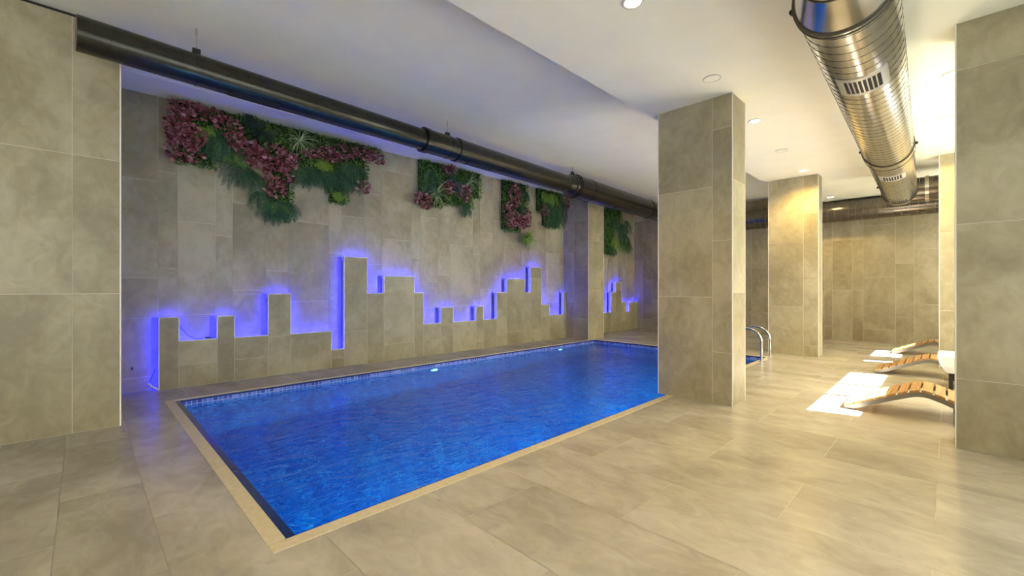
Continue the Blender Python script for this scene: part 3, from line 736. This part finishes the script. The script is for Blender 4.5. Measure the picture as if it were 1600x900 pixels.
g2 = gw(700, 290, 'square mostly green wall planting with a notch, second from the left')
boxwood([(4.35, 2.78, 4.86, T), (4.86, 2.86, 5.62, T), (5.62, 3.08, 5.84, T)], g2, 2)
for i, (u, v, rx, rz) in enumerate([(698, 265, .17, .10), (658, 314, .17, .15), (697, 294, .13, .12), (722, 302, .14, .16)]): rm(u, v, rx, rz, g2, 200 + i)
for i, (u, v, L_, n) in enumerate([(672, 268, .34, 10), (668, 288, .34, 9), (682, 290, .32, 8), (712, 282, .28, 9), (728, 322, .28, 8)]): fm(u, v, g2, L_=L_, n=n, seed=30 + i)
X, z = wpt(709, 285); fan(X, z, g2, 8, .26); X, z = wpt(734, 285); spider(X, z, g2, 9, 30, .28); X, z = wpt(682, 305); spider(X, z, g2, 10, 46, .36)

g3 = gw(800, 320, 'tall narrow wall planting with pink tufts and a grassy tail hanging at its right foot')
boxwood([(6.46, 2.50, 7.02, T), (7.02, 2.66, 7.26, T)], g3, 3)
for i, (u, v, rx, rz) in enumerate([(800, 306, .17, .25), (791, 325, .12, .12), (796, 343, .22, .17), (812, 347, .22, .14), (820, 338, .13, .16)]): rm(u, v, rx, rz, g3, 300 + i)
for i, (u, v) in enumerate([(818, 298), (808, 325)]): fm(u, v, g3, L_=.30, n=9, seed=40 + i)
X, z = wpt(811, 324); fan(X, z, g3, 12, .25); X, z = wpt(820, 372); spider(X, z, g3, 13, 60, .36, LIMELEAF, 'grass_tuft', .016); spider(X, z - .05, g3, 14, 40, .32, BOXLEAF, 'grass_tuft', .016)

g4 = gw(860, 325, 'dark fern wall planting partly behind the duct, touching the far pier')
boxwood([(7.60, 3.05, 8.52, T), (7.80, 2.72, 8.42, 3.1)], g4, 4)
for i, (u, v, L_, mt) in enumerate([(858, 318, .55, FERNLEAF), (866, 325, .5, FERNLEAF), (872, 335, .4, FERNLEAF), (860, 338, .35, FERNLEAF), (862, 303, .38, LIMELEAF), (850, 300, .3, LIMELEAF), (877, 318, .45, FERNLEAF)]): fm(u, v, g4, L_=L_, n=10, mt=mt, seed=50 + i, name='fern' if mt is FERNLEAF else 'lime_fern')
rm(846, 330, .14, .12, g4, 400); rm(883, 318, .14, .14, g4, 401)

g5 = gw(965, 360, 'narrow green wall planting right of the far pier')
boxwood([(10.2, 2.95, 11.3, T), (10.3, 2.2, 10.95, 2.95)], g5, 5)
for i, (u, v, L_, mt) in enumerate([(960, 340, .55, FERNLEAF), (970, 350, .6, FERNLEAF), (975, 365, .5, FERNLEAF), (978, 345, .5, FERNLEAF), (960, 372, .42, LIMELEAF), (972, 376, .4, BOXLEAF), (980, 378, .42, BOXLEAF), (955, 385, .35, FERNLEAF)]): fm(u, v, g5, L_=L_, n=10, mt=mt, seed=60 + i, name='lime_fern' if mt is LIMELEAF else 'fern')

# ------------------------------------------------------------------ small things
def wire(name, pts, r, label, cat, m_=CABLE):
    m = MB(); m.tube(pts, r, 8); return tag(m.build(name, m_), label, cat)
wire('cable', [(.862, 6.86, .78), (.90, 6.84, .72), (.96, 6.835, .64), (1.03, 6.83, .595), (1.12, 6.83, .585), (1.24, 6.83, .587)], .0035, 'loose black cable drooping in the leftmost low notch of the stepped panel', 'cable')
wire('cable', [(.63, 6.85, .26), (.60, 6.84, .18), (.57, 6.83, .09), (.60, 6.80, .02)], .004, 'thin dark cable by the floor at the left foot of the stepped panel', 'cable')
m = MB(); m.tube([(.56, 6.80, .10), (.59, 6.79, .055), (.65, 6.775, .012)], .012, 8); tag(m.build('cable_end', TUB), 'white cable end lying on the floor at the left foot of the panel', 'cable')
m = MB(); m.box((1.13, 6.81, .581), (1.19, 6.85, .607)); tag(m.build('cable_connector', BLACKM), 'small dark connector box on the ledge of the leftmost low notch', 'connector')
m = MB(); m.tube([(.415, YC, .29), (.415, YC - .02, .29)], .012, 10); m.tube([(.415, YC - .018, .29), (.415, YC - .03, .275)], .007, 8)
tag(m.build('wall_hook', BLACKM), 'tiny dark hook on the blue-lit wall left of the stepped panel', 'hook')
m = MB(); m.tube([(11.75 + .10 * math.cos(a / 3), 5.72 + .10 * math.sin(a / 3), .02 + .0011 * a) for a in range(70)], .014, 8)
tag(m.build('hose_coil', CABLE), 'small dark coil on the floor near the end wall past the far pier', 'hose')
